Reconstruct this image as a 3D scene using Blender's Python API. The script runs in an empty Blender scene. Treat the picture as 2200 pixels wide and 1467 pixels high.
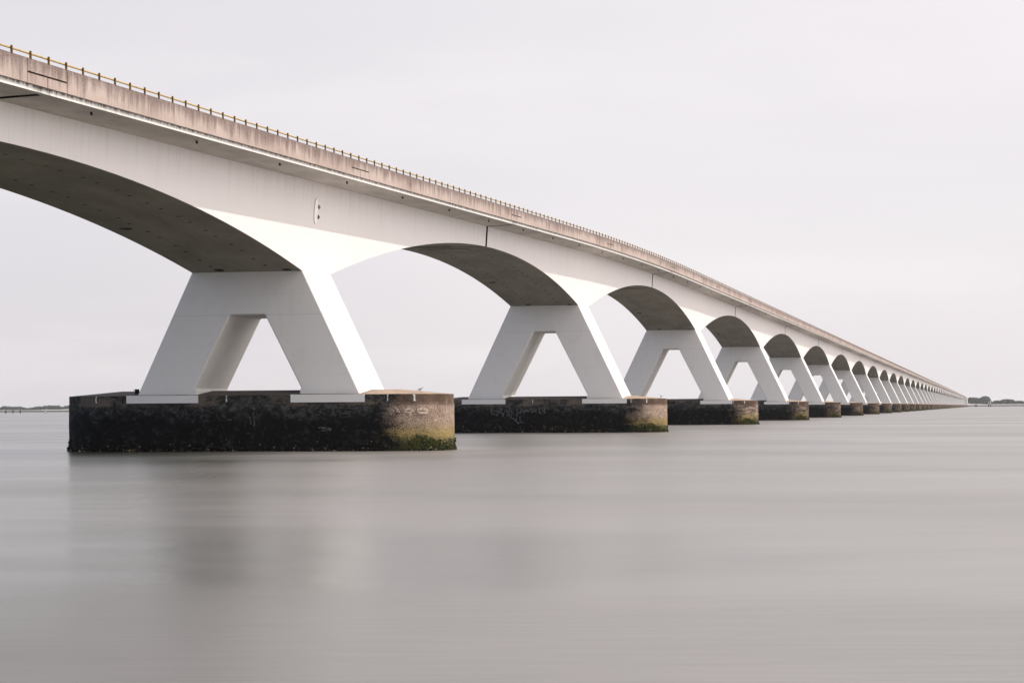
import bpy, math, random
from mathutils import Matrix, Vector

S = bpy.context.scene
COL = S.collection
R = random.Random(7)
PI = math.pi

# ------------------------------------------------------------------ node helpers
class NT:
    def __init__(self, tree):
        self.t = tree; self.n = tree.nodes; self.l = tree.links
    def put(self, sock, v):
        if v is None: return
        if isinstance(v, bpy.types.NodeSocket): self.l.new(v, sock)
        else:
            if isinstance(v, (tuple, list)) and len(v) == 3 and sock.type == 'RGBA': v = (*v, 1)
            sock.default_value = v
    def math(self, op, a, b=None, c=None, clamp=False):
        x = self.n.new('ShaderNodeMath'); x.operation = op; x.use_clamp = clamp
        for i, v in enumerate((a, b, c)): self.put(x.inputs[i], v)
        return x.outputs[0]
    def vmath(self, op, a, b=None):
        x = self.n.new('ShaderNodeVectorMath'); x.operation = op
        self.put(x.inputs[0], a); self.put(x.inputs[1], b)
        return x.outputs['Value'] if op in ('DOT_PRODUCT', 'LENGTH') else x.outputs[0]
    def mix(self, f, a, b, mode='MIX'):
        x = self.n.new('ShaderNodeMix'); x.data_type = 'RGBA'; x.blend_type = mode; x.clamp_factor = True
        self.put(x.inputs[0], f); self.put(x.inputs[6], a); self.put(x.inputs[7], b)
        return x.outputs[2]
    def rng(self, v, a, b, c=0., d=1., smooth=True):
        x = self.n.new('ShaderNodeMapRange'); x.interpolation_type = 'SMOOTHSTEP' if smooth else 'LINEAR'
        self.put(x.inputs[0], v)
        for i, q in enumerate((a, b, c, d)): self.put(x.inputs[1 + i], q)
        return x.outputs[0]
    def noise(self, vec, scale=1., detail=4., rough=.55, dist=0.):
        x = self.n.new('ShaderNodeTexNoise')
        self.put(x.inputs['Vector'], vec); x.inputs['Scale'].default_value = scale
        x.inputs['Detail'].default_value = detail; x.inputs['Roughness'].default_value = rough
        x.inputs['Distortion'].default_value = dist
        return x.outputs[0]
    def voro(self, vec, scale=1.):
        x = self.n.new('ShaderNodeTexVoronoi'); self.put(x.inputs['Vector'], vec); x.inputs['Scale'].default_value = scale
        return x.outputs['Distance']
    def pos(self): return self.n.new('ShaderNodeNewGeometry').outputs['Position']
    def tc(self, name): return self.n.new('ShaderNodeTexCoord').outputs[name]
    def scl(self, v, s): return self.vmath('MULTIPLY', v, s)
    def sep(self, v):
        x = self.n.new('ShaderNodeSeparateXYZ'); self.put(x.inputs[0], v); return x.outputs
    def bump(self, h, strength=.3, dist=.02, normal=None):
        x = self.n.new('ShaderNodeBump'); self.put(x.inputs['Height'], h)
        x.inputs['Strength'].default_value = strength; x.inputs['Distance'].default_value = dist
        if normal: self.put(x.inputs['Normal'], normal)
        return x.outputs[0]

def mat(name, build):
    m = bpy.data.materials.new(name); m.use_nodes = True
    g = NT(m.node_tree); b = g.n['Principled BSDF']
    kw = build(g) or {}
    for k, v in kw.items(): g.put(b.inputs[k], v)
    return m

# ------------------------------------------------------------------ materials
def m_white(g):
    p = g.pos()
    st = g.noise(g.scl(p, (1.6, 1.6, .16)), 1., 5, .6)
    bl = g.noise(g.scl(p, (.25, .25, .25)), 1., 4, .6)
    fine = g.noise(p, 9., 3, .6)
    d = g.math('MULTIPLY', g.rng(st, .5, .8), g.rng(bl, .35, .75))
    c = g.mix(g.math('MULTIPLY', d, .35), (.81, .79, .765), (.55, .52, .47))
    c = g.mix(g.rng(fine, .3, .7, 0, .06), c, (.6, .59, .57))
    return {'Base Color': c, 'Roughness': .62, 'Normal': g.bump(fine, .25, .01)}
WHITE = mat('white_paint', m_white)
def m_pier(g):
    kw = m_white(g); c = kw['Base Color']
    v = g.sep(g.tc('UV'))[1]
    c = g.mix(g.rng(g.math('ABSOLUTE', g.math('ADD', v, .02)), .0, .035, .30, 0.), c, (.35, .33, .31))
    c = g.mix(g.rng(g.math('ABSOLUTE', g.math('SUBTRACT', g.math('FRACT', g.math('MULTIPLY', g.math('ADD', v, 20.), .4)), .5)), .0, .012, .10, 0.), c, (.35, .33, .31))
    n = g.noise(g.scl(g.pos(), (.9, .9, .5)), 1., 6, .7, .6)
    c = g.mix(g.math('MULTIPLY', g.rng(n, .52, .66), .10), c, (.45, .42, .38))
    kw['Base Color'] = c
    return kw
PIER = mat('pier_paint', m_pier)

def m_web(g):   # uv: u along the bridge, v metres below the deck soffit line
    uv = g.tc('UV'); x, v, _ = g.sep(uv)
    p = g.pos()
    st = g.noise(g.scl(uv, (1.3, .07, 1)), 1., 6, .65)
    st2 = g.noise(g.scl(uv, (5., .25, 1)), 1., 4, .6)
    bl = g.noise(g.scl(uv, (.22, .35, 1)), 1., 4, .6)
    fine = g.noise(p, 7., 3, .6)
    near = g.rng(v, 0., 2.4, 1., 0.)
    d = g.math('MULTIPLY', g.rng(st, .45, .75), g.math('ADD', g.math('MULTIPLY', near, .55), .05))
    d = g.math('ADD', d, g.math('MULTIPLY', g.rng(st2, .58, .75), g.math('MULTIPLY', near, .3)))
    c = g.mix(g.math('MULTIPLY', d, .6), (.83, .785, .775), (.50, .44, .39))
    c = g.mix(g.math('MULTIPLY', g.rng(bl, .45, .8), .10), c, (.62, .60, .56))
    # pour joints every 4.35 m
    jt = g.math('ABSOLUTE', g.math('SUBTRACT', g.math('FRACT', g.math('MULTIPLY', x, .2299)), .5))
    c = g.mix(g.rng(jt, .0, .008, .22, 0.), c, (.4, .38, .35))
    return {'Base Color': c, 'Roughness': .65, 'Normal': g.bump(fine, .2, .01)}
WEB = mat('web_paint', m_web)

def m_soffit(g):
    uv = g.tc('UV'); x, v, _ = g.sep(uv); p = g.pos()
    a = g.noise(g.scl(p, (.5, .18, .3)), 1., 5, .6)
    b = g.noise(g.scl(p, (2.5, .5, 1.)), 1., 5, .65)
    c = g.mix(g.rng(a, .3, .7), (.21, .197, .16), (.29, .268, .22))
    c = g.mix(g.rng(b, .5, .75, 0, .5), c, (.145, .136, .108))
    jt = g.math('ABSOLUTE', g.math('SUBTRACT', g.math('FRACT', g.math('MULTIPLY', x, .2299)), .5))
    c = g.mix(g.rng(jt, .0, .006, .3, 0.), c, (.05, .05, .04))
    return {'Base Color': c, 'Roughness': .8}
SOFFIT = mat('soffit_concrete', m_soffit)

def m_canti(g):
    uv = g.tc('UV'); x, v, _ = g.sep(uv); p = g.pos()
    a = g.noise(g.scl(p, (.8, .25, .3)), 1., 5, .6)
    b = g.noise(g.scl(p, (1., 3., 1.)), 1., 5, .7)
    c = g.mix(g.rng(a, .3, .7), (.62, .575, .525), (.47, .435, .39))
    c = g.mix(g.rng(b, .55, .75, 0, .35), c, (.26, .24, .2))
    return {'Base Color': c, 'Roughness': .8}
CANTI = mat('deck_soffit_concrete', m_canti)

def m_fascia(g):   # v: 0 at top of the slab edge
    uv = g.tc('UV'); x, v, _ = g.sep(uv)
    st = g.noise(g.scl(uv, (2.2, .6, 1)), 1., 6, .7)
    big = g.noise(g.scl(uv, (.06, .0, 1)), 1., 2, .5)
    low = g.math('ADD', g.rng(v, .05, .2, 1.1, 0.), g.math('MULTIPLY', g.rng(big, .4, .7), .25))
    dj = g.math('ABSOLUTE', g.math('SUBTRACT', g.math('ABSOLUTE', x), 47.5))
    low = g.math('ADD', low, g.rng(dj, .1, 2.4, .5, 0.))
    d = g.math('MULTIPLY', g.rng(st, .38, .62), low, clamp=True)
    c = g.mix(d, (.80, .775, .745), (.12, .10, .085))
    r = g.math('MULTIPLY', g.rng(g.noise(g.scl(uv, (7., .4, 1)), 1., 3), .55, .65), g.rng(dj, .1, 1.3, .5, 0.))
    c = g.mix(r, c, (.30, .12, .08))
    return {'Base Color': c, 'Roughness': .7}
FASCIA = mat('slab_edge_paint', m_fascia)

def m_parapet(g):   # v: metres below the top of the parapet
    uv = g.tc('UV'); x, v, _ = g.sep(uv); p = g.pos()
    y = g.sep(p)[1]
    cv = g.n.new('ShaderNodeCombineXYZ'); g.put(cv.inputs[0], y); g.put(cv.inputs[1], v)
    q = cv.outputs[0]
    st = g.noise(g.scl(q, (1.5, .28, 1)), 1., 7, .68)
    st2 = g.noise(g.scl(q, (6., .5, 1)), 1., 4, .6)
    sp = g.noise(g.scl(q, (14., 9., 1)), 1., 4, .8)
    big = g.noise(g.scl(q, (.13, .3, 1)), 1., 3, .6)
    edge = g.math('ADD', .46, g.math('MULTIPLY', g.math('SUBTRACT', st, .5), 3.2))
    edge = g.math('ADD', edge, g.math('MULTIPLY', g.math('SUBTRACT', big, .5), .8))
    d = g.rng(g.math('SUBTRACT', edge, v), -.45, .5)
    d = g.math('MULTIPLY', d, g.rng(sp, .25, .62, .35, 1.))
    c = g.mix(g.rng(big, .3, .7), (.50, .405, .36), (.41, .315, .275))
    c = g.mix(g.math('MULTIPLY', d, .95), c, (.115, .074, .066))
    s2 = g.math('MULTIPLY', g.rng(st2, .56, .7), .4)
    c = g.mix(s2, c, (.22, .15, .13))
    c = g.mix(g.rng(sp, .62, .8, 0, .4), c, (.56, .48, .43))
    return {'Base Color': c, 'Roughness': .85, 'Normal': g.bump(sp, .4, .015)}
PARAPET = mat('weathered_concrete', m_parapet)

DARK = mat('joint_dark', lambda g: {'Base Color': (.012, .011, .01), 'Roughness': .9})
ASPHALT = mat('asphalt', lambda g: {'Base Color': g.mix(g.noise(g.pos(), 40.), (.04, .04, .042), (.065, .064, .062)), 'Roughness': .9})
BACKING = mat('dark_concrete', lambda g: {'Base Color': g.mix(g.noise(g.pos(), 3.), (.06, .055, .05), (.12, .11, .1)), 'Roughness': .9})
def m_yellow(g):
    p = g.pos(); n = g.noise(p, 5., 4)
    c = g.mix(g.rng(n, .5, .75), (.46, .30, .085), (.24, .14, .04))
    return {'Base Color': c, 'Roughness': .5}
YELLOW = mat('yellow_paint', m_yellow)
def m_post(g):
    n = g.noise(g.pos(), 6., 4)
    return {'Base Color': g.mix(g.rng(n, .4, .7), (.17, .092, .016), (.085, .043, .012)), 'Roughness': .9, 'Specular IOR Level': .15}
POST = mat('rusty_yellow_paint', m_post)

def m_footing(g):
    p = g.pos(); x, y, z = g.sep(p)
    nb = g.noise(g.scl(p, (.45, .45, .8)), 1., 6, .68, .4)
    ns = g.noise(g.scl(p, (2.2, 2.2, 2.8)), 1., 6, .72, .8)
    sp = g.noise(p, 14., 4, .75)
    hz = g.noise(g.scl(p, (.5, .5, 6.)), 1., 4, .7)
    # tan at the right end, near-black over the rest
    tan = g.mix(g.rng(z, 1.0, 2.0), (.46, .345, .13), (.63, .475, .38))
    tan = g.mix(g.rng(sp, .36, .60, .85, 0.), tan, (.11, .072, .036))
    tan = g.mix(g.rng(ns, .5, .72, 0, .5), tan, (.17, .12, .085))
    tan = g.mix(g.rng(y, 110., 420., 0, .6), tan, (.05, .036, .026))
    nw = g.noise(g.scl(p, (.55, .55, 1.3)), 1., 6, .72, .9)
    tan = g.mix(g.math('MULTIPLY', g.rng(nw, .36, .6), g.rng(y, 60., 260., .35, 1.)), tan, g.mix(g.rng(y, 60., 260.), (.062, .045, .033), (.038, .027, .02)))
    tan = g.mix(g.rng(sp, .64, .76, 0, .6), tan, (.62, .49, .37))
    tan = g.mix(g.math('MULTIPLY', g.rng(z, 2.7, 3.0), g.rng(nb, .3, .55, .5, .95)), tan, (.10, .06, .042))
    g1 = g.rng(g.math('ADD', z, g.math('MULTIPLY', g.math('SUBTRACT', ns, .5), 1.2)), .5, 1.0, 1., 0.)
    tan = g.mix(g.math('MULTIPLY', g1, g.rng(y, 120., 330., .9, .3)), tan, (.026, .038, .011))
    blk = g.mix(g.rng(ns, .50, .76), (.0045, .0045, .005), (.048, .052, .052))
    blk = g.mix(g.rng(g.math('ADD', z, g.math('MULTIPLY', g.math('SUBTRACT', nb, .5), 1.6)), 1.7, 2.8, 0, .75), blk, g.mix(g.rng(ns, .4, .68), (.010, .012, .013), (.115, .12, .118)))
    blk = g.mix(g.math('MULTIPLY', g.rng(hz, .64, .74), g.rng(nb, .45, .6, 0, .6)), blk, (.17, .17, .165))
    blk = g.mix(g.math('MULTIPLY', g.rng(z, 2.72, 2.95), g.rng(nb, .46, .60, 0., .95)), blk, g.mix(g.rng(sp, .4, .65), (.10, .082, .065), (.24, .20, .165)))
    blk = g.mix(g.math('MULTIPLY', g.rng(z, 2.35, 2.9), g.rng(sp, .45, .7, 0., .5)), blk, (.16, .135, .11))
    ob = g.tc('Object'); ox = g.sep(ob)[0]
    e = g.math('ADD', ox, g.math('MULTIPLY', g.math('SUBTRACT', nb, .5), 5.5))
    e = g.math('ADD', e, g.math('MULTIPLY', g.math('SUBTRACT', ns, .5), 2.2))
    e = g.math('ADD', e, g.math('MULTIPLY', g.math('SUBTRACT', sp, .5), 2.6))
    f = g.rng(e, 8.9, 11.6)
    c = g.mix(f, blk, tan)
    h = g.math('ADD', sp, g.math('MULTIPLY', ns, 2.))
    return {'Base Color': c, 'Roughness': .85, 'Specular IOR Level': .2, 'Normal': g.bump(h, .8, .07)}
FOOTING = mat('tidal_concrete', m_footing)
def m_cap(g):
    p = g.pos(); n = g.noise(g.scl(p, (1., 1., 1.)), 1.5, 6, .7); s = g.noise(p, 12., 4, .7)
    c = g.mix(g.rng(n, .3, .7), (.42, .31, .23), (.28, .2, .145))
    c = g.mix(g.rng(s, .55, .75, 0, .5), c, (.2, .14, .1))
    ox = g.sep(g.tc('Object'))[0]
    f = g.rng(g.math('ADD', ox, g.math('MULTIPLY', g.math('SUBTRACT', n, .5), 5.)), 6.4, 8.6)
    c = g.mix(f, g.mix(g.rng(n, .35, .65), (.10, .075, .058), (.045, .036, .03)), c)  # shade of girder and legs painted in: dark brown except at the right end
    return {'Base Color': c, 'Roughness': .9, 'Normal': g.bump(s, .3, .02)}
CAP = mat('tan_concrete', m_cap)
def m_mussel(g):
    p = g.pos(); n = g.noise(p, 7., 4, .7); k = g.noise(p, 2.1, 2)
    c = g.mix(g.rng(n, .45, .6), (.005, .0045, .005), (.034, .031, .028))
    c = g.mix(g.math('MULTIPLY', g.rng(n, .56, .63), g.rng(k, .46, .56)), c, (.55, .40, .20))
    return {'Base Color': c, 'Roughness': .85, 'Specular IOR Level': .2}
MUSSEL = mat('mussel_shell', m_mussel)
def m_algae(g):
    p = g.pos(); n = g.noise(p, 5., 4, .7)
    c = g.mix(g.rng(n, .35, .7), (.018, .025, .006), (.06, .062, .016))
    c = g.mix(g.rng(n, .60, .68), c, (.30, .23, .06))
    return {'Base Color': c, 'Roughness': .9, 'Specular IOR Level': .15}
ALGAE = mat('green_seaweed', m_algae)
CHALK = mat('faded_white_paint', lambda g: {'Base Color': g.mix(g.rng(g.noise(g.pos(), 6., 5, .7), .38, .62), (.016, .017, .018), (.135, .14, .14)), 'Roughness': .9})
PALE = mat('bleached_concrete', lambda g: {'Base Color': g.mix(g.rng(g.noise(g.pos(), 7., 5, .7), .35, .6), (.34, .24, .17), (.60, .48, .39)), 'Roughness': .9})
LIME = mat('lime_white', lambda g: {'Base Color': g.mix(g.rng(g.noise(g.pos(), 9., 3), .4, .6), (.45, .43, .4), (.8, .78, .74)), 'Roughness': .8})
GREY = mat('grey_metal', lambda g: {'Base Color': (.33, .34, .35), 'Roughness': .5})
RUST = mat('rust_brown', lambda g: {'Base Color': (.16, .07, .05), 'Roughness': .8})

# ------------------------------------------------------------------ object helpers
def mesh(name, verts, faces, mats, fmat=None, uvs=None, smooth=False):
    me = bpy.data.meshes.new(name)
    me.from_pydata([tuple(v) for v in verts], [], faces)
    for m in mats: me.materials.append(m)
    if fmat: me.polygons.foreach_set('material_index', fmat)
    if smooth: me.polygons.foreach_set('use_smooth', [True] * len(me.polygons))
    if uvs:
        l = me.uv_layers.new(name='UVMap')
        l.data.foreach_set('uv', [c for f in uvs for q in f for c in q])
    me.update()
    return me
def obj(name, me, parent=None, loc=(0, 0, 0), label=None, **kw):
    o = bpy.data.objects.new(name, me); COL.objects.link(o)
    o.location = loc
    if parent: o.parent = parent
    if label: o['label'] = label
    for k, v in kw.items(): o[k] = v
    return o
def part(name, me, parent, loc=(0, 0, 0), label=None, **kw): return obj(name, me, parent, loc, label, **kw)

class MB:
    """collects pieces of ONE part"""
    def __init__(self): self.v = []; self.f = []; self.m = []; self.uv = []
    def add(self, vs, fs, mi=0, uvf=None):
        b = len(self.v); self.v += [tuple(v) for v in vs]
        for f in fs:
            self.f.append(tuple(b + i for i in f)); self.m.append(mi)
            self.uv.append([uvf(vs[i]) if uvf else (vs[i][0], vs[i][2]) for i in f])
    def box(self, x0, x1, y0, y1, z0, z1, mi=0, uvf=None):
        vs = [(x, y, z) for x in (x0, x1) for y in (y0, y1) for z in (z0, z1)]
        self.add(vs, [(0, 1, 3, 2), (4, 6, 7, 5), (0, 4, 5, 1), (2, 3, 7, 6), (0, 2, 6, 4), (1, 5, 7, 3)], mi, uvf)
    def mesh(self, name, mats, smooth=False): return mesh(name, self.v, self.f, mats, self.m, self.uv, smooth)

ICO = None
def ico():
    t = (1 + 5 ** .5) / 2
    v = [(-1, t, 0), (1, t, 0), (-1, -t, 0), (1, -t, 0), (0, -1, t), (0, 1, t), (0, -1, -t), (0, 1, -t), (t, 0, -1), (t, 0, 1), (-t, 0, -1), (-t, 0, 1)]
    f = [(0, 11, 5), (0, 5, 1), (0, 1, 7), (0, 7, 10), (0, 10, 11), (1, 5, 9), (5, 11, 4), (11, 10, 2), (10, 7, 6), (7, 1, 8), (3, 9, 4), (3, 4, 2), (3, 2, 6), (3, 6, 8), (3, 8, 9), (4, 9, 5), (2, 4, 11), (6, 2, 10), (8, 6, 7), (9, 8, 1)]
    k = 1 / math.hypot(1, t)
    return [Vector(q) * k for q in v], f
IV, IF = ico()

# ------------------------------------------------------------------ bridge measures (metres)
XA = .337            # centre line of the deck and the A-frames
L = 95.0             # one cantilever unit
G = .0226
def ptop(y):         # top of the parapet: climbs, crests, runs level
    if y < 72: return 18.36 + G * y
    if y < 162: s = y - 72; return 18.36 + G * 72 + G * s - G / 180 * s * s
    return 18.36 + G * 72 + G * 45
FIRST, LAST = -1, 46
DEPTH0, DEPTHP = 1.71, 5.65
HD = 3.06            # half depth of a pier along the bridge
def depth(t):
    a = abs(t)
    if a <= HD: return DEPTHP
    s = (a - HD) / (L / 2 - HD)
    return DEPTH0 + (DEPTHP - DEPTH0) * (1 - s) ** 2.0

def girder_mesh(k):
    N = 48
    ys = [-47.2 + 94.4 * i / N for i in range(N + 1)] + [-HD, HD]
    ys = sorted(set(ys))
    mb = MB(); rows = []
    for t in ys:
        p = ptop(k * L + t); b = depth(t); zt = p - 1.38
        e = 6.43
        rows.append([(e, t, p - 1.0), (e, t, p - 1.28), (4.0, t, zt), (4.0 - .065 * b, t, zt - b),
                     (-4.0 + .065 * b, t, zt - b), (-4.0, t, zt), (-e, t, p - 1.28), (-e, t, p - 1.0)])
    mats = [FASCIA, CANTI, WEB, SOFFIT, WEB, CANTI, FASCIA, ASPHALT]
    slot = [0, 1, 2, 3, 2, 1, 0, 4]
    for a, b in zip(rows[:-1], rows[1:]):
        for i in range(8):
            j = (i + 1) % 8
            q = [a[i], a[j], b[j], b[i]]
            uv = []
            for (pt, row, top) in ((a[i], a, i), (a[j], a, j), (b[j], b, j), (b[i], b, i)):
                if slot[i] == 0: uv.append((pt[1], row[0][2] - pt[2]))
                elif slot[i] == 2: uv.append((pt[1] + k * L, row[2][2] - pt[2]))
                else: uv.append((pt[1] + k * L, pt[0]))
            bI = len(mb.v); mb.v += q; mb.f.append((bI + 3, bI + 2, bI + 1, bI)); mb.m.append(slot[i]); mb.uv.append(uv[::-1])
    for r, flip in ((rows[0], False), (rows[-1], True)):
        bI = len(mb.v); mb.v += r
        f = tuple(range(bI, bI + 8)); f = f if not flip else f[::-1]
        mb.f.append(f); mb.m.append(5); mb.uv.append([(0, 0)] * 8)
    # dark round openings cast into the bottom slab, in pairs of rows
    t = -44.0; i = 0
    while t < 44:
        if abs(t) > 4.2:
            p = ptop(k * L + t); sl = (depth(t + .05) - depth(t - .05)) / .1
            zz = p - 1.38 - depth(t)
            for xx in (-1.75, 1.75):
                disc(mb, xx + R.uniform(-.08, .08), t, zz, G if k < 1 else 0., sl, .13, 5)
        t += 1.85 if i % 2 else 2.5; i += 1
    for (xx, t, r) in ((-2.6, -16.5, .38), (-1.6, -3.75, .33), (2.75, -3.45, .3)):
        disc(mb, xx, t, ptop(k * L + t) - 1.38 - depth(t), 0, (depth(t + .05) - depth(t - .05)) / .1, r, 5)
    # two shallow bearing slots beside the mid-span joint
    for t, x0, x1 in ((-45.2, -2.6, 1.9), (45.4, -2.9, 1.4)):
        z = ptop(k * L + t) - 1.38 - depth(t)
        mb.box(x0, x1, t - .2, t + .2, z - .02, z + .05, 5)
    t0, t1 = 47.15, 47.85; P = ptop(k * L + 47.5); ti = P - 1.38
    mb.box(-3.6, 3.6, t0, t1, ti - 1.35, ti + .1, 5); mb.box(-6.1, 6.1, t0, t1, ti + .13, P - 1.03, 5)
    for xx in ((6.105, 6.425), (-6.425, -6.105)): mb.box(xx[0], xx[1], t0, t1, P - 1.276, P - 1.03, 0, lambda v: (47.5, P - 1. - v[2]))
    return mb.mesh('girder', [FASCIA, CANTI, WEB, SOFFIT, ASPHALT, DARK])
def disc(mb, x, y, z, g, sl, r, mi):
    n = 12; vs = []
    for a in range(n):
        dx, dy = r * math.cos(2 * PI * a / n), r * math.sin(2 * PI * a / n)
        vs.append((x + dx, y + dy, z - .006 + (g - sl) * dy))
    mb.add(vs, [tuple(range(n))[::-1]], mi)

def parapet_mesh(k, side=1):
    """precast edge panels of one unit: long panels, and at the pier and the joint a wide panel over two short ones"""
    mb = MB()
    def panel(t0, t1, d0, d1):
        n = max(1, round((t1 - t0) / 6)); ts = [t0 + (t1 - t0) * i / n for i in range(n + 1)]
        jit = R.uniform(-.006, .006)
        for u0, u1 in zip(ts[:-1], ts[1:]):
            P0, P1 = ptop(k * L + u0), ptop(k * L + u1)
            xs = (6.41, 6.57 + jit)
            vs = []
            for t, P in ((u0, P0), (u1, P1)):
                for x in xs:
                    vs += [(side * x, t, P - d0), (side * x, t, P - d1)]
            # 0:in top,1:in bot,2:out top,3:out bot | 4..7
            fs = [(2, 3, 7, 6), (0, 4, 5, 1), (0, 2, 6, 4), (1, 5, 7, 3)]
            if u0 == t0: fs.append((0, 1, 3, 2))
            if u1 == t1: fs.append((4, 6, 7, 5))
            if side < 0: fs = [f[::-1] for f in fs]
            mb.add(vs, fs, 0, lambda v: (v[1], ptop(k * L + v[1]) - v[2]))
    gp = .028
    panel(-45.5 + gp, -2 - gp, 0, 1.03); panel(2 + gp, 45.5 - gp, 0, 1.03)
    for c in (-47.5, 0):
        panel(c - 2 + gp, c + 2 - gp, 0, .53)
    panel(-47.5 + .045, -45.5 - gp, .61, 1.03)
    panel(-2 + gp, -.04, .60, 1.03); panel(.04, 2 - gp, .60, 1.03)
    panel(45.5 + gp, 47.5 - .045, .61, 1.03)
    n = 16
    for i in range(n):
        u0, u1 = -47.45 + 94.9 * i / n, -47.45 + 94.9 * (i + 1) / n
        vs = []
        for t in (u0, u1):
            P = ptop(k * L + t)
            for x in (6.30, 6.385):
                vs += [(side * x, t, P - .04), (side * x, t, P - 1.02)]
        fs = [(2, 3, 7, 6), (0, 4, 5, 1), (0, 2, 6, 4), (1, 5, 7, 3)]
        if side < 0: fs = [f[::-1] for f in fs]
        mb.add(vs, fs, 1)
    return mb.mesh('parapet', [PARAPET, BACKING])

def rail_mesh(k, x):
    mb = MB(); ts = [-47.5 + 95 * i / 24 for i in range(25)]; n = 8; r = .038
    for i, t in enumerate(ts):
        zc = ptop(k * L + t) + .215
        mb.v += [(x + r * math.cos(2 * PI * a / n), t, zc + r * 1.15 * math.sin(2 * PI * a / n)) for a in range(n)]
    for i in range(24):
        for a in range(n):
            b = (a + 1) % n
            mb.f.append((i * n + a, i * n + b, (i + 1) * n + b, (i + 1) * n + a)); mb.m.append(0); mb.uv.append([(0, 0)] * 4)
    return mb.mesh('handrail', [YELLOW], True)
def post_geo(mb, x, y, z):
    """flat plate with a rounded head, standing on the parapet"""
    n = 5; w = .054; out = [(-w, -.03), (w, -.03), (w, .26)]
    out += [(w * math.cos(PI * a / n), .26 + .06 * math.sin(PI * a / n)) for a in range(1, n)] + [(-w, .26)]
    m = len(out)
    vs = [(x - .02, y + a, z + b) for a, b in out] + [(x + .04, y + a, z + b) for a, b in out]
    fs = [tuple(range(m)), tuple(range(2 * m - 1, m - 1, -1))] + [(i + m, (i + 1) % m + m, (i + 1) % m, i) for i in range(m)]
    mb.add(vs, fs, 0)

def pier_mesh(H):
    """A-frame: two splayed legs joined below the girder"""
    zb, zs = 3.3, 3.88
    ZO = H - 2.76; m, bm = .484, .5103
    top = H + .12
    o = lambda z: 3.5785 + m * (H - min(z, H))
    inn = lambda z: 1.1532 + bm * (ZO - z)
    out = [(-o(top), top), (o(top), top), (o(zb), zb), (inn(zs) - .14, zb), (inn(zs) - .14, zs), (inn(zs) - .005, zs), (1.1532, ZO),
           (-1.1532, ZO), (-inn(zs) + .005, zs), (-inn(zs) + .14, zs), (-inn(zs) + .14, zb), (-o(zb), zb)]
    import bmesh
    bm_ = bmesh.new()
    lo = [bm_.verts.new((x, -HD, z)) for x, z in out]; hi = [bm_.verts.new((x, HD, z)) for x, z in out]
    n = len(out)
    bm_.faces.new(lo[::-1]); bm_.faces.new(hi)
    for i in range(n): bm_.faces.new((lo[i], lo[(i + 1) % n], hi[(i + 1) % n], hi[i]))
    bmesh.ops.recalc_face_normals(bm_, faces=bm_.faces)
    bmesh.ops.bevel(bm_, geom=[e for e in bm_.edges], offset=.07, segments=1, affect='EDGES')
    bmesh.ops.triangulate(bm_, faces=[f for f in bm_.faces if len(f.verts) > 4])
    ul = bm_.loops.layers.uv.new('UVMap')
    for f in bm_.faces:
        for l in f.loops: l[ul].uv = (l.vert.co.x, l.vert.co.z - ZO)
    me = bpy.data.meshes.new('pier'); bm_.to_mesh(me); bm_.free(); me.materials.append(PIER)
    return me, o(3.5), inn(3.88)

FL, FW, FT = 12.77, 3.74, 3.52
FX = .075 - XA
def perim(n_arc=20, n_side=26):
    pts = []; c = FL - FW
    for i in range(n_side): pts.append((-c + 2 * c * i / n_side, -FW))
    for i in range(n_arc): a = -PI / 2 + PI * i / n_arc; pts.append((c + FW * math.cos(a), FW * math.sin(a)))
    for i in range(n_side): pts.append((c - 2 * c * i / n_side, FW))
    for i in range(n_arc): a = PI / 2 + PI * i / n_arc; pts.append((-c + FW * math.cos(a), FW * math.sin(a)))
    return pts
def footing_mesh():
    mb = MB(); P = perim(); n = len(P); c = FL - FW
    levels = [-1.6, .0, .35, .8, 1.6, 2.4, 2.96, 3.02, 3.5, FT]
    for li, z in enumerate(levels):
        for (x, y) in P:
            nx, ny = (x - max(-c, min(c, x))) / FW, y / FW
            ln = math.hypot(nx, ny); nx /= ln; ny /= ln
            o = R.uniform(-.012, .012)
            if z > 3.0 and z < 3.6: o = -.03 + R.uniform(-.008, .008)
            if z == .35: o += .03
            mb.v.append((x + nx * o, y + ny * o, z + (R.uniform(-.012, .012) if z > 2.9 else 0)))
    for li in range(len(levels) - 1):
        for i in range(n):
            j = (i + 1) % n
            mb.f.append((li * n + i, li * n + j, (li + 1) * n + j, (li + 1) * n + i)); mb.m.append(0); mb.uv.append([(0, 0)] * 4)
    # sloping weather-shedding top up to a ridge
    b = len(mb.v)
    for (x, y) in P: mb.v.append((max(-9.4, min(9.4, x)), 0, 3.84))
    o = (len(levels) - 1) * n
    for i in range(n):
        j = (i + 1) % n
        mb.f.append((o + i, o + j, b + j, b + i)); mb.m.append(1); mb.uv.append([(0, 0)] * 4)
    return mb.mesh('footing', [FOOTING, CAP])
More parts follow.
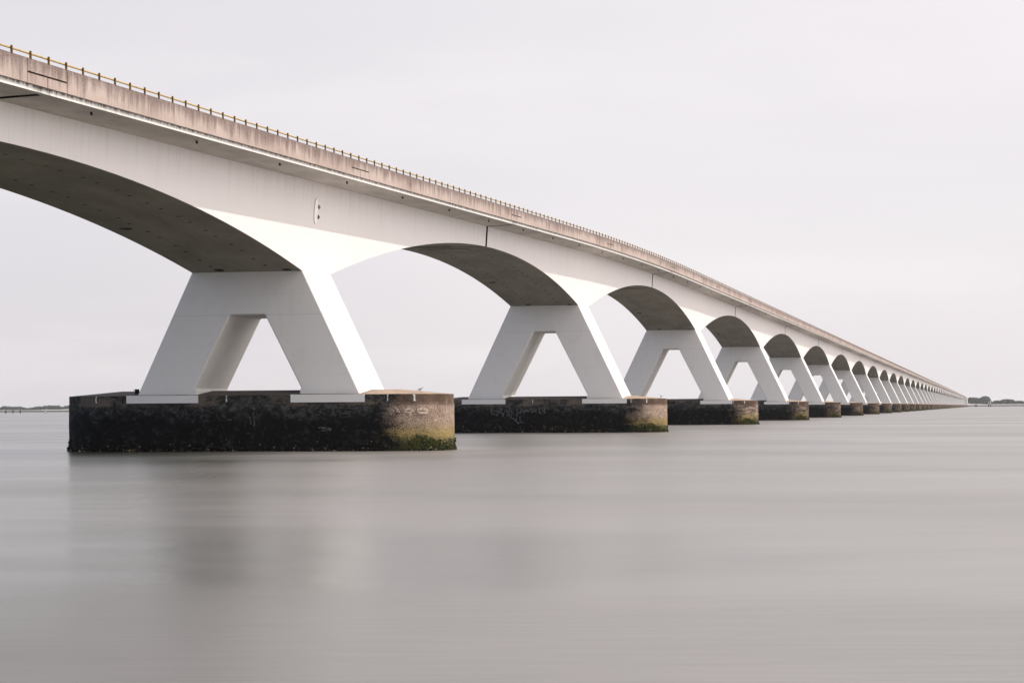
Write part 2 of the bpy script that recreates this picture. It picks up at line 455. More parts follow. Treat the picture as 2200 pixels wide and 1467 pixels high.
def shell_mesh(seed):
    q = random.Random(seed); mb = MB(); c = FL - FW
    P = perim(60, 120); n = len(P)
    for _ in range(2300):
        i = q.randrange(n); x, y = P[i]; x2, y2 = P[(i + 1) % n]; u = q.random(); x += (x2 - x) * u; y += (y2 - y) * u
        if q.random() > .35 + .65 * (math.sin(i * .21 + seed) * math.sin(i * .083 + 1.3 * seed) > -.15): continue
        cx = max(-c, min(c, x)); nx, ny = (x - cx), y; ln = math.hypot(nx, ny); nx /= ln; ny /= ln
        z = -.12 + .85 * q.random() ** 1.6
        r = q.uniform(.02, .10) * (1.4 if z < .25 else .7)
        d = q.uniform(0, .07)
        sx, sy, sz = q.uniform(.7, 1.3), q.uniform(.7, 1.3), q.uniform(.6, 1.3)
        mb.add([(x + nx * d + v.x * r * sx, y + ny * d + v.y * r * sy, z + v.z * r * sz) for v in IV], IF, 0)
    return mb.mesh('shellfish_crust', [MUSSEL])
def weed_mesh(seed):
    """hanging fronds of seaweed on the sunlit round end"""
    q = random.Random(seed); mb = MB(); c = FL - FW
    for _ in range(900):
        a = -PI / 2 + PI * (.16 + .62 * q.random()); w = q.random()
        bell = math.exp(-((a + .88) / .38) ** 2)
        z = .12 + (.22 + .72 * bell) * q.random() ** 1.2
        nx, ny = math.cos(a), math.sin(a); tx, ty = -ny, nx
        ro = FW + .03; x, y = c + nx * ro, ny * ro
        ln = q.uniform(.10, .26); wd = q.uniform(.02, .05); s = q.uniform(-.08, .08); ou = q.uniform(.03, .09)
        vs = [(x - tx * wd, y - ty * wd, z), (x + tx * wd, y + ty * wd, z),
              (x + tx * s + nx * ou + tx * wd * .5, y + ty * s + ny * ou + ty * wd * .5, z - ln * .6),
              (x + tx * s - tx * wd * .5 + nx * ou, y + ty * s + ny * ou - ty * wd * .5, z - ln * .6), (x + tx * s * 1.5 + nx * ou * .6, y + ty * s * 1.5 + ny * ou * .6, z - ln)]
        mb.add(vs, [(0, 3, 2, 1), (3, 4, 2)], 0)
    return mb.mesh('seaweed', [ALGAE])

# ------------------------------------------------------------------ the bridge
bridge = obj('bridge', None, loc=(XA, 0, 0))
bridge['label'] = 'long white concrete arched bridge on A-shaped piers running away across the water'
bridge['category'] = 'bridge'

def stroke(mb, pts, w, place):
    """a brushed line: one ribbon laid on the footing face, kept as its own part"""
    P = [Vector(p) for p in pts]; Q = []
    for a, b in zip(P[:-1], P[1:]):
        n = max(1, int((b - a).length / .12))
        Q += [a + (b - a) * (i / n) for i in range(n)]
    Q.append(P[-1]); vs = []
    for i, q in enumerate(Q):
        d = (Q[min(i + 1, len(Q) - 1)] - Q[max(i - 1, 0)]).normalized(); nn = Vector((-d.y, d.x)) * w * R.uniform(.35, .6)
        vs += [place(*(q - nn)), place(*(q + nn))]
    mb.append((vs, [(2 * i, 2 * i + 2, 2 * i + 3, 2 * i + 1) for i in range(len(Q) - 1)]))
def strokes(name, lst, m, parent):
    for vs, fs in lst:
        b = MB(); b.add(vs, fs, 0); part(name, b.mesh(name, [m]), parent, (FX, 0, 0))
def flat_face(x, z): return (x, -FW - .022, z)
def round_face(x, z):
    c = FL - FW; r = FW + .028
    if x <= c: return (x, -r, z)
    a = math.asin(min(1, (x - c) / r)); return (c + r * math.sin(a), -r * math.cos(a), z)

foot_me = footing_mesh(); crusts = [shell_mesh(i) for i in range(3)]; weeds = [weed_mesh(5), weed_mesh(6)]
level_g = level_p = level_q = level_r = level_l = None
pier_cache = {}
DRAIN = MB()
for a in range(8): pass
def drain_mesh():
    mb = MB(); n = 8
    for i, (z, dy) in enumerate(((.05, 0.), (-.05, .01), (-.15, .07))):
        mb.v += [(.06 * math.cos(2 * PI * a / n), dy + .06 * math.sin(2 * PI * a / n), z) for a in range(n)]
    for i in range(2):
        for a in range(n):
            b = (a + 1) % n; mb.f.append((i * n + a, i * n + b, (i + 1) * n + b, (i + 1) * n + a)); mb.m.append(0); mb.uv.append([(0, 0)] * 4)
    mb.f.append(tuple(range(2 * n, 3 * n))); mb.m.append(0); mb.uv.append([(0, 0)] * n)
    return mb.mesh('drain_pipe', [DARK])
drain_me = drain_mesh()
plinth_cache = {}
lime_me = None
for k in range(FIRST, LAST + 1):
    y0 = k * L
    lvl = k >= 3
    if lvl and level_g:
        gm, pm, qm, rm, lm = level_g, level_p, level_q, level_r, level_l
    else:
        gm, pm, qm, rm, lm = girder_mesh(k), parapet_mesh(k, 1), parapet_mesh(k, -1), rail_mesh(k, 6.49), rail_mesh(k, -6.49)
        if lvl: level_g, level_p, level_q, level_r, level_l = gm, pm, qm, rm, lm
    gird = part('girder', gm, bridge, (0, y0, 0))
    part('parapet', pm, bridge, (0, y0, 0)); part('parapet', qm, bridge, (0, y0, 0))
    part('handrail', rm, bridge, (0, y0, 0)); part('handrail', lm, bridge, (0, y0, 0))
    if k <= 3:
        for i in range(7):
            t = -41. + i * 13.57
            part('drain_pipe', drain_me, gird, (5.75, t, ptop(y0 + t) - 1.30))
    # pier
    H = ptop(y0) - 1.38 - DEPTHP; key = round(H, 3)
    if key not in pier_cache: pier_cache[key] = pier_mesh(H)
    pme, oo, ii = pier_cache[key]
    pier = part('pier', pme, bridge, (0, y0, 0))
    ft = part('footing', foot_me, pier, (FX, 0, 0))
    for s in (-1, 1):
        kk = (key, s)
        if kk not in plinth_cache:
            mb = MB(); a, b = s * (ii - .50), s * (oo + .45)
            mb.box(min(a, b), max(a, b), -FW - .05, FW + .05, 3.04, 3.53, 0)
            plinth_cache[kk] = mb.mesh('plinth', [WHITE])
        part('plinth', plinth_cache[kk], pier)
    part('shellfish_crust', crusts[k % 3], pier, (FX, 0, 0))
    if k < 14: part('seaweed', weeds[k % 2], pier, (FX, 0, 0))
    if 0 <= k <= 3:
        for j, x in enumerate((-9.6, -.9, 9.55, 11.1)):
            mb = MB(); w = .035 + .02 * (j == 3)
            f = round_face; n = 5
            for q in range(n):
                z1, z0 = 3.50 - .42 * q / n, 3.50 - .42 * (q + 1) / n
                a, b = x + R.uniform(-.02, .02) - w, x + R.uniform(-.02, .02) + w
                mb.add([f(a, z0), f(b, z0), f(b, z1), f(a, z1)], [(0, 1, 2, 3)], 0)
            part('lime_streak', mb.mesh('lime_streak', [LIME]), pier, (FX, 0, 0))
    if k == 0:
        mb = MB(); mb.box(-7.84, -7.62, -2.31, -2.09, 3.60, 3.96, 0); mb.box(-7.97, -7.84, -2.23, -2.17, 3.87, 3.91, 0)
        part('lamp_box', mb.mesh('lamp_box', [DARK]), pier)
        # pale worn shapes on the lit round end
        def zz(px, py): return (FL - (977 - (860 + px / 18.33)) / 34.6, 2.59 - ((850 + py / 18.33) - 878.3) / 34.9)
        mb = []
        oval = [zz(1360 + 170 * math.cos(a * PI / 10), 590 + 95 * math.sin(a * PI / 10)) for a in range(21)]
        stroke(mb, oval, .13, round_face); stroke(mb, [zz(1200, 545), zz(1500, 545)], .12, round_face); stroke(mb, [zz(1210, 640), zz(1520, 650)], .10, round_face)
        stroke(mb, [zz(720, 540), zz(900, 520), zz(950, 470), zz(1000, 560), zz(1080, 620)], .13, round_face)
        stroke(mb, [zz(720, 600), zz(880, 660), zz(950, 640), zz(940, 780)], .14, round_face)
        stroke(mb, [zz(370, 480), zz(450, 490), zz(510, 560)], .10, round_face); stroke(mb, [zz(230, 560), zz(350, 560), zz(310, 640)], .06, round_face)
        stroke(mb, [zz(440, 590), zz(520, 600), zz(550, 660)], .10, round_face)
        strokes('worn_mark', mb, PALE, pier)
        def yy(px, py): return (FL - (977 - (480 + px / 6.111)) / 34.8, 2.59 - ((830 + py / 6.111) - 879.) / 34.9)
        mb = []
        stroke(mb, [yy(1755, 270), yy(1770, 315), yy(1800, 340), yy(1840, 335), yy(1875, 305), yy(1885, 270)], .05, flat_face)
        stroke(mb, [yy(1770, 358), yy(1830, 356)], .05, flat_face); stroke(mb, [yy(1740, 400), yy(1850, 390)], .05, flat_face)
        stroke(mb, [yy(1405, 538), yy(1500, 545), yy(1585, 552)], .10, flat_face); stroke(mb, [yy(1440, 578), yy(1580, 575)], .06, flat_face)
        stroke(mb, [yy(1480, 290), yy(1590, 275), yy(1720, 278), yy(1900, 290), yy(2000, 262), yy(2130, 280)], .05, flat_face)
        stroke(mb, [yy(480, 270), yy(525, 285), yy(500, 350), yy(520, 420), yy(515, 520)], .08, flat_face)
        stroke(mb, [yy(430, 360), yy(465, 420), yy(470, 490)], .07, flat_face); stroke(mb, [yy(150, 430), yy(205, 425)], .08, flat_face)
        stroke(mb, [yy(1310, 385), yy(1420, 365), yy(1450, 320)], .05, flat_face)
        strokes('scratch_mark', mb, CHALK, pier)  # thin scratches on the flat front face
        # fixing stubs of removed figures on the outer face of the right leg
        cz = 6.05
        for (dy, dz) in ((-.5, .62), (-.15, .60), (.45, .55), (-.35, .15), (.25, .12), (.1, -.5), (.55, -.52), (1.0, -.55)):
            z = cz + dz; x = 3.5785 + .484 * (H - z)
            mb = MB(); mb.box(x - .05, x + .045, -.2 + dy - .06, -.2 + dy + .06, z - .05, z + .05, 0)
            part('fixing_stub', mb.mesh('fixing_stub', [GREY]), pier)
    if k == 1:
        def ww(px, py): return (FL - (1437 - (1080 + px / 18.33)) / 20.3, 2.59 - ((860 + py / 18.33) - 876.7) / 20.5)
        mb = []
        for s in ([(-230, 300), (-200, 560)], [(-230, 330), (-60, 420), (60, 400)], [(60, 380), (90, 520), (-90, 560), (-200, 470)],
                  [(240, 290), (130, 440), (260, 520)], [(150, 430), (0, 620)],
                  [(230, 650), (380, 330), (480, 560)], [(510, 260), (500, 600)], [(600, 640), (600, 370), (690, 560)],
                  [(810, 320), (830, 540), (960, 480), (980, 380)], [(830, 540), (800, 760)], [(380, 540), (540, 640), (760, 770), (890, 910), (960, 840), (1130, 880)],
                  [(940, 620), (955, 780)], [(980, 300), (1100, 480), (1160, 330)], [(1200, 440), (1260, 380), (1290, 450)],
                  [(1330, 360), (1420, 320), (1440, 440)], [(1440, 450), (1500, 400), (1590, 450)], [(1720, 290), (1720, 490), (1790, 490)],
                  [(1900, 280), (1930, 300), (1930, 520)], [(1830, 410), (1930, 420)]):
            stroke(mb, [ww(*q) for q in s], .115, flat_face)
        strokes('scrawled_stroke', mb, CHALK, pier)

HATCH = mat('bright_white_paint', lambda g: {'Base Color': (.93, .92, .91), 'Roughness': .4})
# oval access hatch with two hinges on the web above the first pier
def hatch():
    mb = MB(); n = 24; cy, cz = -1.0, 15.15
    web = lambda z: 4.0 - .065 * (ptop(0) - 1.38 - z)
    def ring(w, h, off): return [(web(cz + h * math.sin(2 * PI * a / n)) + off, cy + w * math.copysign(abs(math.cos(2 * PI * a / n)) ** .9, math.cos(2 * PI * a / n)), cz + h * math.sin(2 * PI * a / n)) for a in range(n)]
    r0, r1 = ring(.36, .80, .0), ring(.36, .80, .06)
    mb.add(r0 + r1, [(i, (i + 1) % n, n + (i + 1) % n, n + i) for i in range(n)], 0); mb.add(r1, [tuple(range(n))], 0); r3 = ring(.385, .83, .005); mb.add(r3, [tuple(range(n))], 1)
    return mb.mesh('access_hatch', [HATCH, RUST])
g0 = [o for o in bridge.children if o.name.startswith('girder')][1]
hh = part('access_hatch', hatch(), g0, label='white oval hatch on the shaded web')
for z in (15.45, 14.82):
    mb = MB(); x = 4.0 - .065 * (ptop(0) - 1.38 - z)
    mb.box(x - .01, x + .13, -.70, -.42, z - .05, z + .03, 0); mb.box(x - .01, x + .10, -.60, -.50, z - .13, z + .13, 0)
    part('hinge', mb.mesh('hinge', [RUST]), g0)
for (y, z, h) in ((95 + 9.2, 13.1, .85), (95 + 7.0, 12.9, .7)):
    pass

# rail posts: the hundred that show largest as parts, all others in one
allp = MB(); cnt = 0; y = -141.5
pm_ = MB(); post_geo(pm_, .06, 0, 0); post_me = pm_.mesh('rail_post', [POST])
while y < LAST * L + 47:
    if -54 < y and cnt < 100:
        part('rail_post', post_me, bridge, (6.49, y, ptop(y))); cnt += 1
    else: post_geo(allp, 6.55, y, ptop(y))
    post_geo(allp, -6.49, y, ptop(y))
    y += 1.81
part('rail_post', allp.mesh('rail_posts', [POST]), bridge, kind='stuff')

# abutment where the bridge lands
mb = MB(); ye = LAST * L + 47.6
mb.box(-9.6, 10.9, ye, ye + 70, -1.5, 18.6, 0); mb.box(-9.9, 11.2, ye + .3, ye + 70, 18.6, 19.8, 0)
part('abutment', mb.mesh('abutment', [WHITE]), bridge)

# ------------------------------------------------------------------ camera
CX, CY, CZ = 45.6033, -133.9141, 2.5918
TH = math.atan((2115.7639 - 1100) / 4700.); RO = .0062
fwd = Vector((-math.sin(TH), math.cos(TH), 0)); rt = Vector((math.cos(TH), math.sin(TH), 0)); up = Vector((0, 0, 1))
r2 = rt * math.cos(RO) - up * math.sin(RO); u2 = up * math.cos(RO) + rt * math.sin(RO)
cam = bpy.data.cameras.new('camera'); co = bpy.data.objects.new('camera', cam); COL.objects.link(co)
M = Matrix((r2, u2, -fwd)).transposed().to_4x4(); M.translation = Vector((CX, CY, CZ)); co.matrix_world = M
cam.sensor_width = 36; cam.lens = 36 * 4700 / 2200.; cam.shift_y = (876.9 - 733.5) / 2200.
cam.clip_start = .5; cam.clip_end = 60000
S.camera = co
def far(px, dist):      # a spot on the far shore in the direction of photo column px
    d = fwd + rt * ((px - 1100) / 4700.)
    return Vector((CX, CY, 0)) + d * dist

# ------------------------------------------------------------------ water
PATCH_OFS = (3.7, 1.9, 0.)
def m_water(g):
    p = g.pos()
    pr = g.n.new('ShaderNodeVectorRotate'); pr.rotation_type = 'Z_AXIS'; g.put(pr.inputs['Vector'], p); pr.inputs['Angle'].default_value = -TH
    q = pr.outputs[0]
    a = g.noise(g.scl(q, (.022, .05, 1)), 1., 3, .5, .5)       # broad drifting patches
    b = g.noise(g.scl(q, (.10, .7, 1)), 1., 5, .65, .3)        # smeared ripples
    w = g.noise(g.scl(q, (.0016, .014, 1)), 1., 5, .65)        # wind lanes far out
    f = g.noise(g.scl(q, (.35, 4.5, 1)), 1., 4, .7, .2)         # fine drawn-out grain
    m = g.noise(g.vmath('ADD', g.scl(q, (.020, .024, 1)), PATCH_OFS), 1., 4, .55, .8)        # patches of darker and paler base colour
    h = g.math('ADD', g.math('MULTIPLY', a, .10), g.math('MULTIPLY', b, .016))
    h = g.math('ADD', h, g.math('MULTIPLY', w, 1.1))
    # bridge's dark reflection painted as olive base colour left, sky sheen as paler right
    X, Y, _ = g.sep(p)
    refl_side = g.math('ADD', g.math('MULTIPLY', g.math('SUBTRACT', X, 45.), .95), g.math('MULTIPLY', g.math('ADD', Y, 134.), .30))  # side of a line running out from the camera
    refl_side = g.math('ADD', refl_side, g.math('MULTIPLY', g.math('SUBTRACT', a, .5), 14.))
    nrm = g.bump(h, 1., .35)
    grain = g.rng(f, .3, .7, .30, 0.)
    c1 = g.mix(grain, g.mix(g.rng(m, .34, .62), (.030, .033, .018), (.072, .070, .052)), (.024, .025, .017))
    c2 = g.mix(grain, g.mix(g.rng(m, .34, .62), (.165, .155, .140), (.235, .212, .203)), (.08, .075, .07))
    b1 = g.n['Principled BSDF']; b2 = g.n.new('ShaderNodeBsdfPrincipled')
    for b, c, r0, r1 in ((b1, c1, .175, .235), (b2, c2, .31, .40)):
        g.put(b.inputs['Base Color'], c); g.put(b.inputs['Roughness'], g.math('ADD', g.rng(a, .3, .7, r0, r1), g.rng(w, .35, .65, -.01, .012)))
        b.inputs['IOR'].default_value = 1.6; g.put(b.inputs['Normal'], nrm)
    mx = g.n.new('ShaderNodeMixShader'); g.put(mx.inputs[0], g.rng(refl_side, -8., 5.))
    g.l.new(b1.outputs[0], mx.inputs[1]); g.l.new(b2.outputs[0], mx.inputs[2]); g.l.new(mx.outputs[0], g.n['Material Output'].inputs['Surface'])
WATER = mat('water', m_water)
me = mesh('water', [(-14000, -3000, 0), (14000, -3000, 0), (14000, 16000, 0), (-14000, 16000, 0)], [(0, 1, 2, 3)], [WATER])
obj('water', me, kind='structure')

# ------------------------------------------------------------------ far shores
def m_stone(g):
    n = g.noise(g.pos(), .5, 5, .7); return {'Base Color': g.mix(g.rng(n, .3, .7), (.035, .033, .035), (.09, .085, .08)), 'Roughness': .9}
def m_sand(g):
    n = g.noise(g.scl(g.pos(), (.01, .01, .2)), 1., 5, .7); return {'Base Color': g.mix(g.rng(n, .3, .7), (.40, .365, .33), (.30, .28, .245)), 'Roughness': .9}
def m_grass(g):
    n = g.noise(g.pos(), .05, 5, .7); return {'Base Color': g.mix(g.rng(n, .3, .7), (.07, .09, .035), (.14, .13, .06)), 'Roughness': .9}
STONE = mat('dark_riprap', m_stone); SAND = mat('pale_sand', m_sand); GRASS = mat('shore_grass', m_grass)
def m_leaf(g):
    n = g.noise(g.pos(), .16, 4, .7); return {'Base Color': g.mix(g.rng(n, .3, .7), (.042, .085, .060), (.085, .14, .10)), 'Roughness': .7}
LEAF = mat('leaves', m_leaf); BARK = mat('bark', lambda g: {'Base Color': (.07, .055, .04), 'Roughness': .9})

def shore(px0, px1, dist, hs, hd, n=40, rise=None):
    """low sea wall of dark stone at the waterline, pale beach above, land behind"""
    lo = MB(); hi = MB()
    prof = []
    for i in range(n + 1):
        px = px0 + (px1 - px0) * i / n
        w = R.uniform(-.25, .25); e = rise(px) if rise else 0
        prof.append([(far(px, dist), -1), (far(px, dist + 6), hd + w * .4), (far(px, dist + 60), hs + w + e), (far(px, dist + 1500), hs + 1 + e)])
    for a, b in zip(prof[:-1], prof[1:]):
        for j, (mb, mi) in enumerate(((lo, 0), (hi, 0), (hi, 1))):
            q = [(*a[j][0].xy, a[j][1]), (*b[j][0].xy, b[j][1]), (*b[j + 1][0].xy, b[j + 1][1]), (*a[j + 1][0].xy, a[j + 1][1])]
            mb.add(q, [(0, 1, 2, 3)], mi)
    return lo.mesh('sea_wall', [STONE]), hi.mesh('shore', [SAND, GRASS])
def crown(mb, c, rx, ry, rz, n, q, sz):
    """leaf clumps through the crown's volume, denser near the skin"""
    for _ in range(n):
        v = Vector((q.gauss(0, 1), q.gauss(0, 1), q.gauss(0, 1))).normalized() * q.uniform(.55, 1.0) ** .6
        if v.z < -.55: v.z = -.55
        p = Vector((c[0] + v.x * rx, c[1] + v.y * ry, c[2] + v.z * rz))
        a = Vector((q.gauss(0, 1), q.gauss(0, 1), q.gauss(0, 1))).normalized(); b = a.cross(Vector((q.gauss(0, 1), q.gauss(0, 1), q.gauss(0, 1)))).normalized()
        s = sz * q.uniform(.6, 1.3)
        mb.add([p - a * s - b * s * .6, p + a * s - b * s * .6, p + a * s * .7 + b * s, p - a * s * .7 + b * s * .8], [(0, 1, 2, 3)], 0)
def wood(name, label, dist, clumps, base, ppm, seed, sz=1.6, dens=1., tall=1.):
    """clumps: (px left, px right, height px above base, yscale)"""
    q = random.Random(seed); mb = MB(); bk = MB()
    for (x0, x1, h) in clumps:
        h *= tall
        c = far((x0 + x1) / 2, dist + 90 + q.uniform(-15, 15)); rx = (x1 - x0) / 2 / ppm; hz = h / ppm
        crown(mb, (c.x, c.y, base + hz * .52), rx, max(6., rx * .7), hz * .5, int(dens * (60 + rx * hz * 1.5)), q, sz)
        mb2 = MB()
        bk.add([(c.x - .4, c.y, base - 1), (c.x + .4, c.y, base - 1), (c.x + .2, c.y, base + hz * .6), (c.x - .2, c.y, base + hz * .6), (c.x, c.y + .7, base - 1), (c.x, c.y + .3, base + hz * .6)],
               [(0, 1, 2, 3), (1, 4, 5, 2), (4, 0, 3, 5)], 1)
    mb.v_off = len(mb.v); b = len(mb.v); mb.v += bk.v
    for f, m, u in zip(bk.f, bk.m, bk.uv): mb.f.append(tuple(b + i for i in f)); mb.m.append(1); mb.uv.append(u)
    o = obj(name, mb.mesh(name, [LEAF, BARK])); o['kind'] = 'stuff'; o['label'] = label
    return o
DL, DR = 6000., 5100.
PL, PR = 4700. / DL, 4700. / DR
wl, sl = shore(-500, 520, DL, 6.2, 4.5, 60, lambda px: max(0, 2.6 * (1 - abs(px - 165) / 60.)))
o = obj('sea_wall', wl); o['label'] = 'dark stone sea wall along the far shore left of the nearest pier'; o['category'] = 'sea wall'
o = obj('shore', sl); o['kind'] = 'structure'
wr, sr = shore(1500, 2700, DR, 5.2, 3.2, 60)
o = obj('sea_wall', wr); o['label'] = 'dark stone sea wall along the far shore where the bridge lands'; o['category'] = 'sea wall'
o = obj('shore', sr); o['kind'] = 'structure'
lc = [(2, 18, 7.6), (12, 27, 6.6), (19, 34, 6.0), (28, 42, 6.2), (36, 49, 6.3), (46, 56, 4.4), (52, 62, 3.2), (58, 70, 3.6), (64, 76, 4.2), (72, 84, 6.0), (78, 92, 6.4), (90, 104, 7.6), (98, 116, 8.3), (108, 124, 8.0), (118, 132, 7.8), (128, 137, 5.2), (136, 146, 7.0), (143, 156, 8.4), (-40, 0, 5.0), (-20, 8, 4.6)]
wood('wood', 'low dark green wood on the far shore left of the nearest pier', DL, lc, 6.0, PL, 3, 1.7, 3.2, 1.12)
rc = [(2078, 2092, 12.5), (2084, 2098, 12.4), (2090, 2104, 11.8), (2098, 2110, 10.8), (2102, 2114, 11.5), (2106, 2120, 13.6), (2110, 2124, 14.8), (2116, 2128, 13.5), (2112, 2127, 9.), (2124, 2131, 6.), (2060, 2082, 11.5), (2040, 2070, 10), (1700, 1745, 7), (1730, 1780, 6)]
wood('wood', 'tall rounded blue-green wood behind the far end of the bridge', DR, rc, 4.6, PR, 4, 1.8, 3., 1.2)
r3 = [(2129, 2138, 4.5), (2134, 2144, 7.4), (2140, 2149, 7.2), (2146, 2154, 7.4), (2150, 2160, 8.9), (2156, 2168, 10.), (2164, 2174, 9.2), (2170, 2180, 8.8), (2176, 2184, 6.0), (2181, 2190, 6.2), (2186, 2198, 6.4), (2195, 2215, 5.6), (2210, 2240, 6), (2236, 2280, 7)]
wood('wood', 'lower green wood on the far shore at the right of the white-topped posts', DR, r3, 4.6, PR, 6, 1.7, 3., 1.1)

PILE = mat('wet_timber', lambda g: {'Base Color': (.022, .018, .018), 'Roughness': .9, 'Specular IOR Level': .2})
# mooring posts and buoys
def pile(name, label, px, dist, h, r, group, top=None, white=0.):
    c = far(px, dist); t = obj(name, None, loc=(c.x, c.y, 0)); t['label'] = label; t['category'] = 'mooring post'; t['group'] = group
    def cyl(z0, z1, ra, rb, m, nm):
        n = 10; mb = MB()
        vs = [(ra * math.cos(2 * PI * a / n), ra * math.sin(2 * PI * a / n), z0) for a in range(n)] + [(rb * math.cos(2 * PI * a / n), rb * math.sin(2 * PI * a / n), z1) for a in range(n)]
        mb.add(vs, [(a, (a + 1) % n, n + (a + 1) % n, n + a) for a in range(n)] + [tuple(range(n, 2 * n))], 0)
        return part(nm, mb.mesh(nm, [m]), t)
    cyl(-1, h, r, r * .85, PILE, 'post')
    if white: cyl(h, h + white, r * .95, r * .8, LIME, 'white_cap'); cyl(h + white, h + white * 1.25, r * 1.5, r * .5, LIME, 'lamp')
ml = 'mooring posts off the left shore'
for px, lb in ((12.5, 'dark mooring post nearest the picture edge off the left shore'), (27.8, 'middle one of three dark mooring posts off the left shore'), (43.6, 'dark mooring post off the left shore closest to the white sail')):
    pile('mooring_post', lb, px, 3000, 4.4, .85, ml)
mr = 'dark posts off the far end of the bridge'
for px, lb, h in ((2095.3, 'thin bare dark post just right of the bridge end', 4.4), (2098.5, 'bare dark post second from the bridge end', 4.6)):
    pile('mooring_post', lb, px, 3600, h, .7, mr)
for px, lb, h, w in ((2124.2, 'dark post with low white cap before the tall wood', 4.4, 2.6), (2128.0, 'dark post with tallest bright white cap before the tall wood', 4.4, 4.2)):
    pile('mooring_post', lb, px, 3600, h, .8, mr, white=w)
# small sailing boat
c = far(99.5, 3000)
b = obj('sailing_boat', None, loc=(c.x, c.y, 0)); b['label'] = 'tiny white sailing boat off the left shore'; b['category'] = 'boat'
mb = MB(); hull = [(-2.6, .9), (-1.6, 1.), (.6, .95), (2.0, .5), (2.9, 0)]
vs = []
for x, w in hull: vs += [(x, -w, .75), (x, w, .75), (x * .9, 0, -.3)]
fs = []
for i in range(4):
    a = i * 3; d = a + 3; fs += [(a, d, d + 2, a + 2), (a + 1, a + 2, d + 2, d + 1), (a, a + 1, d + 1, d)]
fs.append((0, 2, 1)); mb.add(vs, fs, 0); part('hull', mb.mesh('hull', [WHITE]), b)
mb = MB(); mb.box(.15, .25, -.05, .05, .7, 6.6, 0); part('mast', mb.mesh('mast', [GREY]), b)
mb = MB(); vs = []
for i in range(7):
    z = 1.2 + 5.2 * i / 6; w = 2.5 * (1 - i / 6) + .1
    vs += [(.1, .06, z), (.1 - w * .5, .35 * (1 - i / 7), z), (.1 - w, .12, z)]
mb.add(vs, [f for i in range(6) for f in ((i * 3, i * 3 + 1, i * 3 + 4, i * 3 + 3), (i * 3 + 1, i * 3 + 2, i * 3 + 5, i * 3 + 4))], 0)
part('sail', mb.mesh('sail', [WHITE]), b)

# ------------------------------------------------------------------ gulls on the footings
FEATH = mat('grey_feathers', lambda g: {'Base Color': (.22, .23, .25), 'Roughness': .7})
def gull(x, y, z, rz, label, s=.6):
    ts = [(-.30, .24, .012), (-.2, .27, .05), (-.06, .30, .085), (.08, .335, .082), (.16, .39, .055), (.20, .45, .045), (.245, .475, .045), (.28, .465, .022), (.345, .45, .006)]
    mb = MB(); n = 10
    for (xx, zz, r) in ts: mb.v += [(xx * s, r * .9 * math.cos(2 * PI * a / n) * s, (zz + r * math.sin(2 * PI * a / n)) * s) for a in range(n)]
    for i in range(len(ts) - 1):
        for a in range(n):
            b = (a + 1) % n; mb.f.append((i * n + a, i * n + b, (i + 1) * n + b, (i + 1) * n + a)); mb.m.append(0); mb.uv.append([(0, 0)] * 4)
    for sg in (-1, 1):
        yy = .03 * sg * s
        for (a, b_, r) in (((.02, .24), (.05, .12), .012), ((.05, .12), (.03, .01), .008), ((.03, .012), (.09, .004), .012)):
            mb.box(min(a[0], b_[0]) * s - r * s * .6, max(a[0], b_[0]) * s + r * s * .6, yy - r * s, yy + r * s, min(a[1], b_[1]) * s, max(a[1], b_[1]) * s, 0)
        mb.add([(.1 * s, .085 * sg * s, .36 * s), (-.1 * s, .10 * sg * s, .33 * s), (-.36 * s, .03 * sg * s, .27 * s), (-.1 * s, .085 * sg * s, .25 * s)], [(0, 1, 2, 3)], 0)
    o = obj('gull', mb.mesh('gull', [FEATH], True), loc=(x, y, z)); o.rotation_euler = (0, 0, rz); o['label'] = label; o['category'] = 'gull'; o['group'] = 'gulls on the footings'
gull(11.15, -1.6, 3.63, .3, 'grey gull standing on the sunlit end of the nearest footing')
gull(12.3, 95 - .6, 3.58, 2.6, 'grey gull on the sunlit end of the second footing')

# ------------------------------------------------------------------ haze
def m_haze():
    m = bpy.data.materials.new('haze'); m.use_nodes = True; t = m.node_tree; t.nodes.clear()
    o = t.nodes.new('ShaderNodeOutputMaterial'); v = t.nodes.new('ShaderNodeVolumePrincipled')
    v.inputs['Color'].default_value = (.93, .92, .95, 1); v.inputs['Density'].default_value = HAZE; v.inputs['Anisotropy'].default_value = .25
    t.links.new(v.outputs[0], o.inputs['Volume']); return m
HAZE = 3e-5
if HAZE:
    mb = MB(); mb.box(-14200, 14200, -3200, 16200, -3., 34, 0)
    hz = obj('haze', mb.mesh('haze', [m_haze()])); hz['kind'] = 'stuff'

# ------------------------------------------------------------------ light
EL, AZ = math.radians(48), math.radians(18)      # azimuth from +X towards +Y
sd = Vector((math.cos(EL) * math.cos(AZ), math.cos(EL) * math.sin(AZ), math.sin(EL)))
sun = bpy.data.lights.new('sun', 'SUN'); sun.energy = 2.1; sun.angle = math.radians(.53); sun.color = (1, .945, .88)
so = bpy.data.objects.new('sun', sun); COL.objects.link(so); so.rotation_euler = sd.to_track_quat('Z', 'Y').to_euler(); so.location = (60, 0, 80)

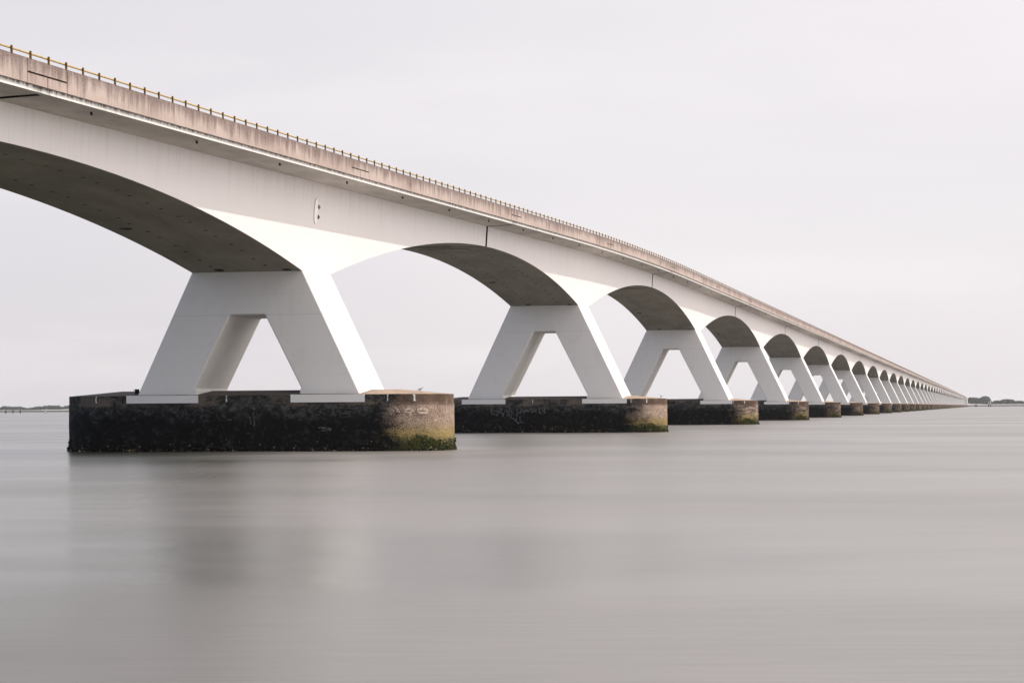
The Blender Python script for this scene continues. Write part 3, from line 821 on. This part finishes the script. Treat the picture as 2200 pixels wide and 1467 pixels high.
W = bpy.data.worlds.new('World'); S.world = W; W.use_nodes = True
g = NT(W.node_tree); bg = g.n['Background']
sky = g.n.new('ShaderNodeTexSky'); sky.sky_type = 'NISHITA'; sky.sun_disc = False; sky.sun_elevation = EL
sky.sun_rotation = math.atan2(sd.x, sd.y); sky.air_density = 1.; sky.dust_density = 2.
d = g.tc('Generated'); dx, dy, dz = g.sep(d)
hor = g.vmath('NORMALIZE', g.scl(d, (1, 1, 0)))
h = g.vmath('DOT_PRODUCT', hor, (math.cos(AZ), math.sin(AZ), 0.))
t = g.vmath('DOT_PRODUCT', g.vmath('NORMALIZE', d), tuple(sd))
# veil of thin high cloud: dim and blue away from the sun, white towards it
veil = g.mix(g.rng(h, -.85, -.08), (.36, .475, .70), (.735, .70, .735))
veil = g.mix(g.rng(h, -.12, .2), veil, (.855, .805, .82))
veil = g.mix(g.rng(h, .40, 1.), veil, (3.3, 3.05, 2.98))
veil = g.mix(g.rng(t, .3, 1.), veil, (1.7, 1.6, 1.5))
veil = g.mix(g.math('MULTIPLY', g.rng(dz, .16, .42), g.rng(h, .25, -.2)), veil, (.36, .405, .52))
el = g.rng(dz, .0, .10)
veil = g.mix(el, g.mix(.2, veil, (.45, .44, .46)), veil)
n1 = g.noise(g.scl(d, (2.2, 2.2, 11.)), 1.6, 5, .55, .5)
veil = g.mix(g.rng(n1, .42, .72, 0, .35), veil, (.93, .89, .88))
n2 = g.noise(g.scl(d, (1.5, 1.5, 7.)), 1.1, 4, .5, .3)
veil = g.mix(g.rng(n2, .48, .75, 0, .3), veil, (.64, .64, .69))
skyc = g.mix(1., sky.outputs[0], (.08, .08, .08), 'MULTIPLY')
c = g.mix(.10, veil, skyc)
g.put(bg.inputs['Color'], c); bg.inputs['Strength'].default_value = 1.

S.view_settings.view_transform = 'Standard'; S.view_settings.look = 'None'; S.view_settings.exposure = .21; S.view_settings.gamma = 1
S.render.engine = 'CYCLES'
S.cycles.use_denoising = True
S.cycles.max_bounces = 8; S.cycles.volume_bounces = 1
S.cycles.sample_clamp_indirect = 8
